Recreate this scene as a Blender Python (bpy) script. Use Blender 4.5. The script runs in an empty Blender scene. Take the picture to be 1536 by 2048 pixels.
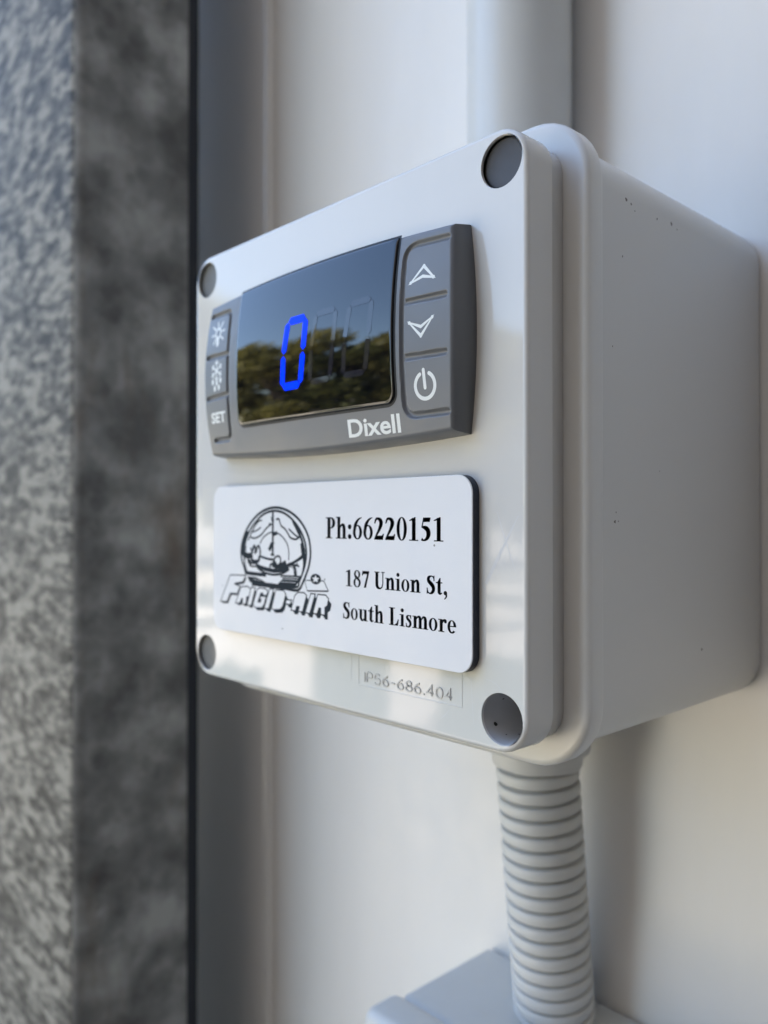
import bpy, bmesh, math, random
import numpy as np
from mathutils import Vector, Matrix
from mathutils.geometry import tessellate_polygon

random.seed(7)
rng = np.random.default_rng(7)
scene = bpy.context.scene
COL = scene.collection
R = math.radians
MM = 0.001
Z0 = 1.40                      # height of the box centre above the ground (m)

# ------------------------------------------------------------------ camera
cam_d = bpy.data.cameras.new("camera")
cam = bpy.data.objects.new("camera", cam_d)
COL.objects.link(cam)
scene.camera = cam
cam_d.sensor_fit = 'VERTICAL'
cam_d.sensor_height = 36.0
cam_d.lens = 28.79
cam_d.clip_start = 0.004
cam_d.clip_end = 1000.0
cam.location = (0.1173, -0.1706, Z0 - 0.0109)
cam.rotation_euler = (R(90.42), 0, R(46.97))
cam_d.dof.use_dof = True
cam_d.dof.focus_distance = 0.124
cam_d.dof.aperture_fstop = 17.0

# ------------------------------------------------------------------ sky, sun, exposure
SUN_EL, SUN_AZ = 50.0, -25.0   # degrees; azimuth from +Y (behind the wall) towards +X
world = bpy.data.worlds.new("World")
scene.world = world
world.use_nodes = True
wn = world.node_tree.nodes
sky = wn.new("ShaderNodeTexSky")
sky.sky_type = 'NISHITA'
sky.sun_disc = False
sky.sun_elevation = R(SUN_EL)
sky.sun_rotation = R(SUN_AZ)
sky.air_density = 1.0
sky.dust_density = 0.6
sky.ozone_density = 1.5
wn["Background"].inputs[1].default_value = 0.13
world.node_tree.links.new(sky.outputs[0], wn["Background"].inputs[0])

sun_d = bpy.data.lights.new("sun", 'SUN')
sun_d.energy = 5.0
sun_d.angle = R(0.5)
sun_d.color = (1.0, 0.93, 0.82)
sun = bpy.data.objects.new("sun", sun_d)
COL.objects.link(sun)
sd = Vector((math.sin(R(SUN_AZ)) * math.cos(R(SUN_EL)), math.cos(R(SUN_AZ)) * math.cos(R(SUN_EL)), math.sin(R(SUN_EL))))
sun.rotation_euler = sd.to_track_quat('Z', 'Y').to_euler()
sun.location = (-3, 3, 8)

vs = scene.view_settings
vs.view_transform = 'Standard'
vs.look = 'None'
vs.gamma = 1.0
vs.exposure = 2.86
vs.use_curve_mapping = False

# ------------------------------------------------------------------ helpers
def tag(o, label=None, cat=None, group=None, kind=None):
    if label: o["label"] = label
    if cat: o["category"] = cat
    if group: o["group"] = group
    if kind: o["kind"] = kind
    return o

def thing(name, label, cat, loc=(0, 0, 0), group=None):
    o = bpy.data.objects.new(name, None)
    o.empty_display_size = 0.02
    o.location = loc
    COL.objects.link(o)
    return tag(o, label, cat, group)

def finish(me, smooth=True, angle=32):
    if smooth:
        me.polygons.foreach_set("use_smooth", [True] * len(me.polygons))
        me.set_sharp_from_angle(angle=R(angle))
    me.update()

def add(name, me, mat, parent=None, loc=None):
    o = bpy.data.objects.new(name, me)
    if mat and not me.materials:
        me.materials.append(mat)
    COL.objects.link(o)
    if parent is not None:
        o.parent = parent
    if loc is not None:
        o.location = loc
    return o

def mesh_pydata(name, v, f, smooth=True, angle=32):
    me = bpy.data.meshes.new(name)
    me.from_pydata([tuple(p) for p in v], [], f)
    finish(me, smooth, angle)
    return me

def rrect(hw, hh, r, n=8, cx=0.0, cz=0.0):
    """closed loop of a rounded rectangle in X/Z, counter-clockwise seen from -Y"""
    pts = []
    for (sx, sz, a0) in ((1, 1, 0), (-1, 1, 90), (-1, -1, 180), (1, -1, 270)):
        for k in range(n + 1):
            a = R(a0 + 90 * k / n)
            pts.append((cx + sx * (hw - r) + r * math.cos(a), cz + sz * (hh - r) + r * math.sin(a)))
    return pts

def circle(cx, cz, r, n=40):
    return [(cx + r * math.cos(2 * math.pi * k / n), cz + r * math.sin(2 * math.pi * k / n)) for k in range(n)]

def loft(bm, loops, cap_first=False, cap_last=False):
    """loops: list of lists of (x, y, z) in mm with the same count"""
    rows = [[bm.verts.new((x * MM, y * MM, z * MM)) for (x, y, z) in L] for L in loops]
    n = len(rows[0])
    for a, b in zip(rows, rows[1:]):
        for i in range(n):
            bm.faces.new((a[i], a[(i + 1) % n], b[(i + 1) % n], b[i]))
    if cap_first: bm.faces.new(rows[0][::-1])
    if cap_last: bm.faces.new(rows[-1])
    return rows

def bm_mesh(name, bm, angle=32, smooth=True):
    bmesh.ops.recalc_face_normals(bm, faces=bm.faces)
    me = bpy.data.meshes.new(name)
    bm.to_mesh(me)
    bm.free()
    finish(me, smooth, angle)
    return me

def fillet(r, n, start, end):
    return [(r * math.cos(R(start + (end - start) * k / n)), r * math.sin(R(start + (end - start) * k / n))) for k in range(n + 1)]

def box_rounded(name, x0, x1, y0, y1, z0, z1, bev, seg=3):
    """bevelled block, mm"""
    bm = bmesh.new()
    bmesh.ops.create_cube(bm, size=1.0)
    for v in bm.verts:
        v.co = Vector(((x0 + x1) / 2 + v.co.x * (x1 - x0), (y0 + y1) / 2 + v.co.y * (y1 - y0), (z0 + z1) / 2 + v.co.z * (z1 - z0))) * MM
    bmesh.ops.bevel(bm, geom=bm.edges[:], offset=bev * MM, offset_type='OFFSET', segments=seg, profile=0.5, affect='EDGES')
    return bm_mesh(name, bm, 40)

# flat artwork --------------------------------------------------------------
def catmull(pts, sub=5, closed=False):
    if len(pts) < 3:
        return pts
    out = []
    n = len(pts)
    rngi = range(n) if closed else range(n - 1)
    for i in rngi:
        g = lambda j: np.array(pts[j % n] if closed else pts[min(max(j, 0), n - 1)], float)
        p0, p1, p2, p3 = g(i - 1), g(i), g(i + 1), g(i + 2)
        for k in range(sub):
            t = k / sub
            out.append(tuple(0.5 * ((2 * p1) + (-p0 + p2) * t + (2 * p0 - 5 * p1 + 4 * p2 - p3) * t * t + (-p0 + 3 * p1 - 3 * p2 + p3) * t ** 3)))
    if not closed:
        out.append(tuple(pts[-1]))
    return out

class Art:
    """collects flat shapes in (u, v, height) and turns them into one mesh through a mapping"""
    def __init__(s):
        s.v, s.f, s.k = [], [], 0
    def poly(s, pts, h=0.0):
        b = len(s.v)
        s.k += 1
        h += 0.00035 * (s.k % 30)
        s.v += [(x, y, h) for x, y in pts]
        for t in tessellate_polygon([[Vector((x, y, 0)) for x, y in pts]]):
            s.f.append(tuple(b + i for i in t))
    def stroke(s, pts, w, h=0.0, closed=False, smooth=True, cap=True, sub=5):
        """w: one width or one per point"""
        ws = list(w) if hasattr(w, '__len__') else [w] * len(pts)
        if smooth and len(pts) > 2:
            P3 = catmull([(x, y, ww) for (x, y), ww in zip(pts, ws)], sub, closed)
            pts = [(p[0], p[1]) for p in P3]
            ws = [p[2] for p in P3]
        s.k += 1
        h += 0.00035 * (s.k % 30)
        n = len(pts)
        L, Rr = [], []
        for i in range(n):
            a = np.array(pts[(i - 1) % n] if closed else pts[max(i - 1, 0)])
            b = np.array(pts[(i + 1) % n] if closed else pts[min(i + 1, n - 1)])
            p = np.array(pts[i])
            d1 = p - a; d2 = b - p
            if np.linalg.norm(d1) < 1e-9: d1 = d2
            if np.linalg.norm(d2) < 1e-9: d2 = d1
            d1 = d1 / np.linalg.norm(d1); d2 = d2 / np.linalg.norm(d2)
            t = d1 + d2
            if np.linalg.norm(t) < 1e-6: t = d1
            t = t / np.linalg.norm(t)
            m = 1.0 / max(0.45, float(np.dot(t, d1)))
            nrm = np.array((-t[1], t[0])) * ws[i] * 0.5 * m
            L.append(p + nrm); Rr.append(p - nrm)
        base = len(s.v)
        for a, b in zip(L, Rr):
            s.v += [(a[0], a[1], h), (b[0], b[1], h)]
        for i in range(n if closed else n - 1):
            j = (i + 1) % n
            s.f.append((base + 2 * i, base + 2 * i + 1, base + 2 * j + 1, base + 2 * j))
        if cap and not closed:
            for i in (0, n - 1):
                s.poly(circle(pts[i][0], pts[i][1], ws[i] / 2, 12), h)
    def ring(s, cx, cy, rx, ry, tx, ty, a0=0, a1=360, h=0.0, n=36):
        s.k += 1
        h += 0.00035 * (s.k % 30)
        base = len(s.v)
        for k in range(n + 1):
            a = R(a0 + (a1 - a0) * k / n)
            s.v += [(cx + rx * math.cos(a), cy + ry * math.sin(a), h), (cx + (rx - tx) * math.cos(a), cy + (ry - ty) * math.sin(a), h)]
        for k in range(n):
            s.f.append((base + 2 * k, base + 2 * k + 1, base + 2 * k + 3, base + 2 * k + 2))
    def rect(s, x0, y0, x1, y1, h=0.0):
        s.poly([(x0, y0), (x1, y0), (x1, y1), (x0, y1)], h)
    def mesh(s, name, fn):
        me = bpy.data.meshes.new(name)
        me.from_pydata([fn(*p) for p in s.v], [], s.f)
        bm = bmesh.new(); bm.from_mesh(me)
        for f in bm.faces:
            f.normal_update()
            if f.normal.y > 0: f.normal_flip()
        bm.to_mesh(me); bm.free()
        me.update()
        return me

def font_art(text, x0, y0, x1, cap_h, bold=0.0, h=0.0):
    """built-in font text fitted between x0 and x1 with the given cap height, as (verts, faces)"""
    cu = bpy.data.curves.new("t", 'FONT')
    cu.body = text
    cu.offset = bold
    cu.resolution_u = 4
    o = bpy.data.objects.new("t", cu)
    COL.objects.link(o)
    dg = bpy.context.evaluated_depsgraph_get()
    me = bpy.data.meshes.new_from_object(o.evaluated_get(dg))
    v = np.array([tuple(p.co) for p in me.vertices])
    f = [tuple(p.vertices) for p in me.polygons]
    bpy.data.objects.remove(o); bpy.data.curves.remove(cu); bpy.data.meshes.remove(me)
    mn, mx = v.min(0), v.max(0)
    x = x0 + (v[:, 0] - mn[0]) / (mx[0] - mn[0]) * (x1 - x0)
    y = y0 + (v[:, 1] - mn[1]) / (mx[1] - mn[1]) * cap_h
    a = Art()
    a.v = [(float(p), float(q), h) for p, q in zip(x, y)]
    a.f = f
    return a

# ------------------------------------------------------------------ materials
def mat_new(name):
    m = bpy.data.materials.new(name)
    m.use_nodes = True
    return m, m.node_tree.nodes, m.node_tree.links, m.node_tree.nodes["Principled BSDF"]

def noise(nt, ln, co, scale, detail=3, rough=0.55):
    n = nt.new("ShaderNodeTexNoise")
    n.inputs["Scale"].default_value = scale
    n.inputs["Detail"].default_value = detail
    n.inputs["Roughness"].default_value = rough
    ln.new(co, n.inputs["Vector"])
    return n

def ramp(nt, ln, src, stops):
    r = nt.new("ShaderNodeValToRGB")
    e = r.color_ramp.elements
    while len(e) < len(stops): e.new(0.5)
    for i, (p, c) in enumerate(stops):
        e[i].position = p
        e[i].color = (*c, 1) if len(c) == 3 else c
    ln.new(src, r.inputs[0])
    return r

def plain(name, col, rough=0.5, spec=0.5, metal=0.0):
    m, nt, ln, b = mat_new(name)
    b.inputs["Base Color"].default_value = (*col, 1)
    b.inputs["Roughness"].default_value = rough
    b.inputs["Specular IOR Level"].default_value = spec
    b.inputs["Metallic"].default_value = metal
    return m

def plastic(name, col, rough=0.2, speck=0.0, mott=0.04, bump=0.02, bscale=900, specscale=420.0):
    """moulded plastic: faint mottling, fine orange peel, optional dirt specks"""
    m, nt, ln, b = mat_new(name)
    tc = nt.new("ShaderNodeTexCoord")
    co = tc.outputs["Object"]
    mpv = nt.new("ShaderNodeMapping"); mpv.inputs["Scale"].default_value = (1, 1, 0.25); ln.new(co, mpv.inputs[0])
    n1 = noise(nt, ln, mpv.outputs[0], 60, 5, 0.6)
    c0 = tuple(c * (1 - mott) for c in col)
    c1 = tuple(min(1, c * (1 + mott)) for c in col)
    r1 = ramp(nt, ln, n1.outputs[0], [(0.3, c0), (0.7, c1)])
    out = r1.outputs[0]
    if speck > 0:
        vo = nt.new("ShaderNodeTexVoronoi")
        vo.inputs["Scale"].default_value = specscale
        vo.inputs["Randomness"].default_value = 1.0
        ln.new(co, vo.inputs["Vector"])
        # only a few cells carry a speck, and only in grubby patches
        lt = nt.new("ShaderNodeMath"); lt.operation = 'LESS_THAN'; lt.inputs[1].default_value = 0.13
        ln.new(vo.outputs["Distance"], lt.inputs[0])
        sep = nt.new("ShaderNodeSeparateColor")
        ln.new(vo.outputs["Color"], sep.inputs[0])
        gt = nt.new("ShaderNodeMath"); gt.operation = 'LESS_THAN'; gt.inputs[1].default_value = speck
        ln.new(sep.outputs[0], gt.inputs[0])
        n2 = noise(nt, ln, co, 38, 2)
        g2 = nt.new("ShaderNodeMath"); g2.operation = 'GREATER_THAN'; g2.inputs[1].default_value = 0.52
        ln.new(n2.outputs[0], g2.inputs[0])
        m1 = nt.new("ShaderNodeMath"); m1.operation = 'MULTIPLY'
        m2 = nt.new("ShaderNodeMath"); m2.operation = 'MULTIPLY'
        ln.new(lt.outputs[0], m1.inputs[0]); ln.new(gt.outputs[0], m1.inputs[1])
        ln.new(m1.outputs[0], m2.inputs[0]); ln.new(g2.outputs[0], m2.inputs[1])
        m3 = nt.new("ShaderNodeMath"); m3.operation = 'MULTIPLY'; m3.inputs[1].default_value = 0.75
        ln.new(m2.outputs[0], m3.inputs[0])
        mx = nt.new("ShaderNodeMix"); mx.data_type = 'RGBA'
        ln.new(m3.outputs[0], mx.inputs["Factor"])
        ln.new(out, mx.inputs[6]); mx.inputs[7].default_value = (0.07, 0.06, 0.05, 1)
        out = mx.outputs[2]
    ln.new(out, b.inputs["Base Color"])
    n3 = noise(nt, ln, co, 130, 5)
    r3 = ramp(nt, ln, n3.outputs[0], [(0.35, (rough * 0.85,) * 3), (0.75, (rough * 1.3,) * 3)])
    ln.new(r3.outputs[0], b.inputs["Roughness"])
    n4 = noise(nt, ln, co, bscale, 2)
    bp = nt.new("ShaderNodeBump")
    bp.inputs["Strength"].default_value = bump
    bp.inputs["Distance"].default_value = 0.0004
    ln.new(n4.outputs[0], bp.inputs["Height"])
    ln.new(bp.outputs[0], b.inputs["Normal"])
    return m

M = {}
M['box'] = plain("light_grey_plastic", (0.68, 0.675, 0.655), 0.32)
M['cover'] = plastic("glossy_light_grey_plastic", (0.66, 0.65, 0.625), 0.05, 0.03, 0.015, 0.006, 260)
M['scratch'] = plain("scuffed_plastic", (0.63, 0.63, 0.63), 0.55)
M['bezel'] = plastic("slate_grey_plastic", (0.150, 0.156, 0.168), 0.42, 0.0, 0.03, 0.05, 6000)
M['lens'] = plain("black_glass", (0.003, 0.003, 0.005), 0.02, 0.62)
M['gap'] = plain("black_gap", (0.006, 0.006, 0.007), 0.6)
M['ghost'] = plain("unlit_segment", (0.020, 0.019, 0.028), 0.03, 0.62)
M['print'] = plain("silver_white_print", (0.78, 0.80, 0.78), 0.45)
M['plate_white'] = plastic("white_laminate", (0.73, 0.735, 0.75), 0.45, 0.03, 0.012, 0.05, 3000, 700.0)
M['plate_navy'] = plastic("navy_laminate_core", (0.018, 0.026, 0.045), 0.5, 0, 0.1, 0.3, 2500)
M['engrave'] = plain("engraved_dark_core", (0.022, 0.029, 0.036), 0.8, 0.12)
M['wall'] = plastic("white_painted_steel", (0.79, 0.77, 0.735), 0.33, 0.0, 0.02, 0.02, 500, 120.0)
M['well'] = plastic("grey_screw_well", (0.40, 0.40, 0.41), 0.5, 0.35, 0.04, 0.02, 900)
M['plug_dark'] = plastic("charcoal_screw_plug", (0.050, 0.049, 0.053), 0.6, 0, 0.05, 0.1, 900)
M['plug_grey'] = plastic("grey_screw_plug", (0.135, 0.135, 0.13), 0.6, 0, 0.05, 0.1, 900)
M['conduit'] = plastic("pale_grey_conduit", (0.64, 0.635, 0.61), 0.45, 0.0, 0.03, 0.04, 1500)
M['rigid'] = plastic("grey_white_pvc", (0.60, 0.61, 0.60), 0.35, 0.0, 0.03, 0.02, 700)

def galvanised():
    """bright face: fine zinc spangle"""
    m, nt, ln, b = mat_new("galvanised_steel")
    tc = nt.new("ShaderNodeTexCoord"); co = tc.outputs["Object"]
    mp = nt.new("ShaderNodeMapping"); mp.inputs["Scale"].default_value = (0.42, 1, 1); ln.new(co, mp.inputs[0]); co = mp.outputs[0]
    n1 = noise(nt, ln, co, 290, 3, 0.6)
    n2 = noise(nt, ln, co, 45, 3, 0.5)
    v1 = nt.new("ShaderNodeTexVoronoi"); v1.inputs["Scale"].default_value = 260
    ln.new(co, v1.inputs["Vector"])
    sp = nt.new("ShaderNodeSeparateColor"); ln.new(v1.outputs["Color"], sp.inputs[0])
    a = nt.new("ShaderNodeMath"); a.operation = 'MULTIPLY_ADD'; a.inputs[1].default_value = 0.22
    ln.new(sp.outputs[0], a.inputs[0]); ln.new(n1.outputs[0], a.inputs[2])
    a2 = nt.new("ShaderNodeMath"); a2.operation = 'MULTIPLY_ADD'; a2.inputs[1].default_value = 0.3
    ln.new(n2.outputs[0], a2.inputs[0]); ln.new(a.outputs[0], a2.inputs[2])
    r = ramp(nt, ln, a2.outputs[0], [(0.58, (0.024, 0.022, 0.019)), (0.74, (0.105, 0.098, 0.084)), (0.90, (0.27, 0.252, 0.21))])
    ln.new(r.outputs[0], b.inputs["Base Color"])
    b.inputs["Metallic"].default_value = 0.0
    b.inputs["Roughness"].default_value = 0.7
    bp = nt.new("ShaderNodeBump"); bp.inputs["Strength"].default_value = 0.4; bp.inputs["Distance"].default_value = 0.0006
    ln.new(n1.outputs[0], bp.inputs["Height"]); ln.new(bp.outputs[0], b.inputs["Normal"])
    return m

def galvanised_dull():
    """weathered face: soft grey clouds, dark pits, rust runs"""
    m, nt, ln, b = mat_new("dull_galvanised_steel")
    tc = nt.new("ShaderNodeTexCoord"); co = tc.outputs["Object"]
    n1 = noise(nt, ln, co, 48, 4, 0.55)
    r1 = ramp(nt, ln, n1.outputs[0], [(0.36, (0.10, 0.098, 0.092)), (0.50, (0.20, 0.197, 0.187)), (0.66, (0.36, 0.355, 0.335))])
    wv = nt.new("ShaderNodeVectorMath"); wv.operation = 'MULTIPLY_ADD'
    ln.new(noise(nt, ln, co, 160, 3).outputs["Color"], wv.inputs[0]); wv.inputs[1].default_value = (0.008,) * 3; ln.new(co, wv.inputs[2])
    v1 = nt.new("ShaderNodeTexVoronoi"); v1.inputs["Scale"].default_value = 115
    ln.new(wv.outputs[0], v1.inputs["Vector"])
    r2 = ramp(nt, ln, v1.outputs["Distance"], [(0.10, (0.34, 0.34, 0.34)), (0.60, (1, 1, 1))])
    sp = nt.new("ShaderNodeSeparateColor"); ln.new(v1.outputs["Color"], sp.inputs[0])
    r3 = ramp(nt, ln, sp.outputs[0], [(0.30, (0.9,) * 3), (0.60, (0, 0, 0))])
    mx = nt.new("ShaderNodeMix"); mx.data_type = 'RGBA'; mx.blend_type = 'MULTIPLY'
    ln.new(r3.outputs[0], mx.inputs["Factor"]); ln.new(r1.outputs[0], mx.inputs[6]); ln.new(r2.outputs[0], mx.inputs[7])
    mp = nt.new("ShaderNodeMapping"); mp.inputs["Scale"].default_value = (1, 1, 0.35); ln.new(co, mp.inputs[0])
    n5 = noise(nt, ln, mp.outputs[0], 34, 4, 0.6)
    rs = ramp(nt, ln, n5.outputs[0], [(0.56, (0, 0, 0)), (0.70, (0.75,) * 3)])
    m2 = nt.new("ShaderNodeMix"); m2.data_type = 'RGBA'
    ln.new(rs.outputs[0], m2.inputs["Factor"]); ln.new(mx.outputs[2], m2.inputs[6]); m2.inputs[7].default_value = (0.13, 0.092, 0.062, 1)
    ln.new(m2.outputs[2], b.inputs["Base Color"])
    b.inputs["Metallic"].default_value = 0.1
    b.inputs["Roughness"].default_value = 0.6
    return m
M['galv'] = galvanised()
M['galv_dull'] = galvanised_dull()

def led_mat():
    m, nt, ln, b = mat_new("lit_blue_led")
    b.inputs["Base Color"].default_value = (0.0, 0.0, 0.02, 1)
    b.inputs["Specular IOR Level"].default_value = 0.05
    b.inputs["Emission Color"].default_value = (0.0, 0.03, 1.0, 1)
    b.inputs["Emission Strength"].default_value = 0.26
    b.inputs["Roughness"].default_value = 0.2
    return m
M['led'] = led_mat()

def ground_mat():
    m, nt, ln, b = mat_new("dry_yard_ground")
    tc = nt.new("ShaderNodeTexCoord"); co = tc.outputs["Object"]
    n1 = noise(nt, ln, co, 0.5, 4, 0.55)
    n2 = noise(nt, ln, co, 6, 6, 0.7)
    r1 = ramp(nt, ln, n1.outputs[0], [(0.44, (0.07, 0.075, 0.04)), (0.47, (0.52, 0.45, 0.34)), (0.64, (0.66, 0.59, 0.48))])
    mx = nt.new("ShaderNodeMix"); mx.data_type = 'RGBA'; mx.blend_type = 'MULTIPLY'; mx.inputs["Factor"].default_value = 0.7
    r2 = ramp(nt, ln, n2.outputs[0], [(0.3, (0.6, 0.6, 0.6)), (0.7, (1, 1, 1))])
    ln.new(r1.outputs[0], mx.inputs[6]); ln.new(r2.outputs[0], mx.inputs[7])
    ln.new(mx.outputs[2], b.inputs["Base Color"])
    b.inputs["Roughness"].default_value = 0.9
    return m
M['ground'] = ground_mat()

def leaf_mat(name, c0, c1):
    m, nt, ln, b = mat_new(name)
    tc = nt.new("ShaderNodeTexCoord")
    n = noise(nt, ln, tc.outputs["Object"], 2.2, 3)
    r = ramp(nt, ln, n.outputs[0], [(0.35, c0), (0.65, c1)])
    ln.new(r.outputs[0], b.inputs["Base Color"])
    b.inputs["Roughness"].default_value = 0.6
    tr = nt.new("ShaderNodeBsdfTranslucent"); ln.new(r.outputs[0], tr.inputs[0])
    ms = nt.new("ShaderNodeMixShader"); ms.inputs[0].default_value = 0.4
    ln.new(b.outputs[0], ms.inputs[1]); ln.new(tr.outputs[0], ms.inputs[2])
    ln.new(ms.outputs[0], nt["Material Output"].inputs[0])
    return m
M['leaf'] = leaf_mat("olive_leaves", (0.15, 0.14, 0.035), (0.30, 0.27, 0.07))
M['leaf2'] = leaf_mat("dark_leaves", (0.09, 0.105, 0.03), (0.20, 0.20, 0.05))
M['bark'] = plastic("bark", (0.11, 0.085, 0.06), 0.9, 0, 0.3, 0.6, 20)
M['light_block'] = plastic("light_block_steel", (0.04, 0.034, 0.028), 0.7, 0, 0.2, 0.1, 40)
M['added_dark_asphalt'] = plastic("added_dark_asphalt", (0.05, 0.048, 0.045), 0.9, 0, 0.25, 0.5, 60)
M['gap_shade'] = plain("navy_black_shade", (0.010, 0.012, 0.018), 0.7)
M['reflection_lawn'] = plastic("added_dark_grass", (0.055, 0.07, 0.022), 0.9, 0, 0.3, 0.6, 30)  # for grass added to darken part of the cover's reflection
M['dirt'] = plain("dirt", (0.17, 0.155, 0.14), 0.9)
M['code_shade'] = plain("shaded_moulded_plastic", (0.47, 0.465, 0.45), 0.4)

# ------------------------------------------------------------------ ground
bm = bmesh.new()
bmesh.ops.create_grid(bm, x_segments=8, y_segments=8, size=300)
g = add("ground", bm_mesh("ground", bm), M['ground'])
tag(g, "dry sunlit yard ground in front of the wall", "ground", kind="structure")

pv = add("path", box_rounded("path", -700, 695, -1400, -1, -60, 4, 1), M['added_dark_asphalt'])  # added dark strip to cut light bouncing off the ground by the wall
tag(pv, "added dark asphalt strip that cuts bounced light at the foot of the wall", "path", kind="structure")

def reflection_lawn(name, a0, a1, r0, r1, label):
    """patch of grass added to darken the mirrored ground between two bearings (degrees left of the wall's normal)"""
    rg = np.random.default_rng(int(a0 * 7))
    pts = []
    for t in np.linspace(0, 1, 24):
        r_ = r0 + rg.normal(0, .12); a_ = R(a0 + (a1 - a0) * t); pts.append((-r_ * math.sin(a_), -r_ * math.cos(a_)))
    for t in np.linspace(1, 0, 24):
        r_ = r1 + rg.normal(0, .2); a_ = R(a0 + (a1 - a0) * t); pts.append((-r_ * math.sin(a_), -r_ * math.cos(a_)))
    tris = tessellate_polygon([[Vector((x, y, 0)) for x, y in pts]])
    me = mesh_pydata(name, [(x, y, 0.004) for x, y in pts], [tuple(t) for t in tris], False)
    bm = bmesh.new(); bm.from_mesh(me); bmesh.ops.recalc_face_normals(bm, faces=bm.faces)
    if bm.faces[:][0].normal.z < 0: bmesh.ops.reverse_faces(bm, faces=bm.faces[:])
    bm.to_mesh(me); bm.free()
    return tag(add(name, me, M['reflection_lawn']), label, "reflection_lawn", kind="structure")
reflection_lawn("reflection_lawn", 33, 42.5, 4.4, 8.2, "added grass that darkens the mirrored ground beyond the asphalt")
reflection_lawn("reflection_lawn", 46, 51.5, 5.0, 9.0, "added narrow grass strip that breaks up the mirrored ground")
reflection_lawn("reflection_lawn", 55, 72, 4.4, 7.6, "added grass nearest the post that darkens the mirrored ground")

# ------------------------------------------------------------------ wall with its raised joint bead
F = -76.0                       # front plane of the box cover (mm from the wall)
wall = thing("wall", "smooth white painted steel wall behind the grey boxes", "wall", (0, 0, 0))
me = box_rounded("wall_sheet", -4200, 1500, 0, 120, 0, 2600, 2)
add("wall_sheet", me, M['wall'], wall)
bm = bmesh.new()
prof = [(-128.2, 0.3), (-128.2, -0.55), (-127.6, -0.95), (-126.6, -1.1), (-125.4, -0.95), (-124.8, -0.5), (-124.6, 0.3)]
rows = [[bm.verts.new((x * MM, y * MM, z)) for x, y in prof] for z in (0.0, 2.59)]
for i in range(len(prof) - 1):
    bm.faces.new((rows[0][i], rows[0][i + 1], rows[1][i + 1], rows[1][i]))
add("joint_bead", bm_mesh("joint_bead", bm, 60), M['wall'], wall)

# ------------------------------------------------------------------ galvanised post
post = thing("steel_post", "mottled galvanised steel post standing out of focus left of the box", "post", (0, 0, 0))
bm = bmesh.new()
pts = []
for (cx, cy, a0) in ((-133.0, -65.6, 270), (-139.5, -32.9, 0), (-236.0, -32.9, 90), (-242.0, -65.6, 180)):
    pr_ = 4.0 if cy < -50 else 10.5
    for k in range(9):
        a = R(a0 + 90 * k / 8)
        pts.append((cx + pr_ * math.cos(a), cy + pr_ * math.sin(a)))
rows = [[bm.verts.new((x * MM, y * MM, z)) for x, y in pts] for z in np.linspace(0.0, 2.55, 12)]
n = len(pts)
for a, b in zip(rows, rows[1:]):
    for i in range(n):
        bm.faces.new((a[i], a[(i + 1) % n], b[(i + 1) % n], b[i]))
bm.faces.new(rows[-1])
me = bm_mesh("shaft", bm)
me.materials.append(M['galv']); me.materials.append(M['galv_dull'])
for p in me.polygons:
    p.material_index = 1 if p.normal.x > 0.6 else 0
add("shaft", me, None, post)
add("edge_shade", box_rounded("edge_shade", -142, -129.2, -32.6, -26.6, 10, 2540, 0.8), M['gap_shade'], post)  # dark strip standing in for the shade behind the post's edge
me = box_rounded("base_plate", -290, -110, -95, -4, 0, 10, 1.5)
add("base_plate", me, M['galv'], post)

# ------------------------------------------------------------------ added dark walls right and in front, out of frame, to block sky light
sw = thing("light_blocker", "added dark wall, out of view, that blocks sky light from right and front", "wall", (0, 0, 0))
add("side_blocker", box_rounded("side_blocker", 700, 750, -1400, -2, 0, 4400, 2), M['light_block'], sw)
add("front_blocker", box_rounded("front_blocker", -270, 748, -1460, -1403, 0, 4400, 2), M['light_block'], sw)

# ------------------------------------------------------------------ junction box
jb = thing("junction_box", "square light grey plastic box with screw holes in its corners", "junction box", (0, 0, Z0 + 0.0006))

# body
def L(hw, r, y, n=8, hh=None):
    return [(x, y, z) for x, z in rrect(hw, hh or hw, r, n)]
bm = bmesh.new()
loops = [L(44.0, 6.5, F + 11.5), L(48.1, 8.0, F + 12.4)]
loops += [L(48.1, 8.0, F + 13.0), L(47.9, 8.0, -2.2), L(47.7, 7.8, -1.1), L(47.0, 7.2, -0.45), L(45.5, 6, -0.3)]
loft(bm, loops, True, True)
add("body", bm_mesh("body", bm), M['box'], jb)

# specks of dirt stuck to the side
fl = Art()
for y_, z_, r2 in ((-56.1, -10.6, .16), (-56.4, -12.1, .26), (-55.4, -12.0, .14), (-27.1, -35.3, .22), (-54.0, 30.2, .16), (-42.3, -3.6, .12), (-57.0, 15.4, .13),
                   (-52.9, 39.6, .30), (-51.3, 39.2, .2), (-50.2, 38.4, .16), (-43.0, 38.9, .2), (-38.0, 39.3, .28), (-36.0, 38.8, .14)):
    fl.poly([(y_ + r2 * math.cos(q) * random.uniform(.6, 1.5), z_ + r2 * math.sin(q) * random.uniform(.6, 1.5)) for q in np.linspace(0, 2 * math.pi, 8)[:-1]])
me = bpy.data.meshes.new("dirt_flecks")
me.from_pydata([((48.02 + 0.2 * (-(y_ + 63) / 61) + 0.10) * MM, y_ * MM, z_ * MM) for y_, z_, _ in fl.v], [], fl.f)
tag(add("dirt_flecks", me, M['dirt'], jb), kind="stuff")

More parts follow.
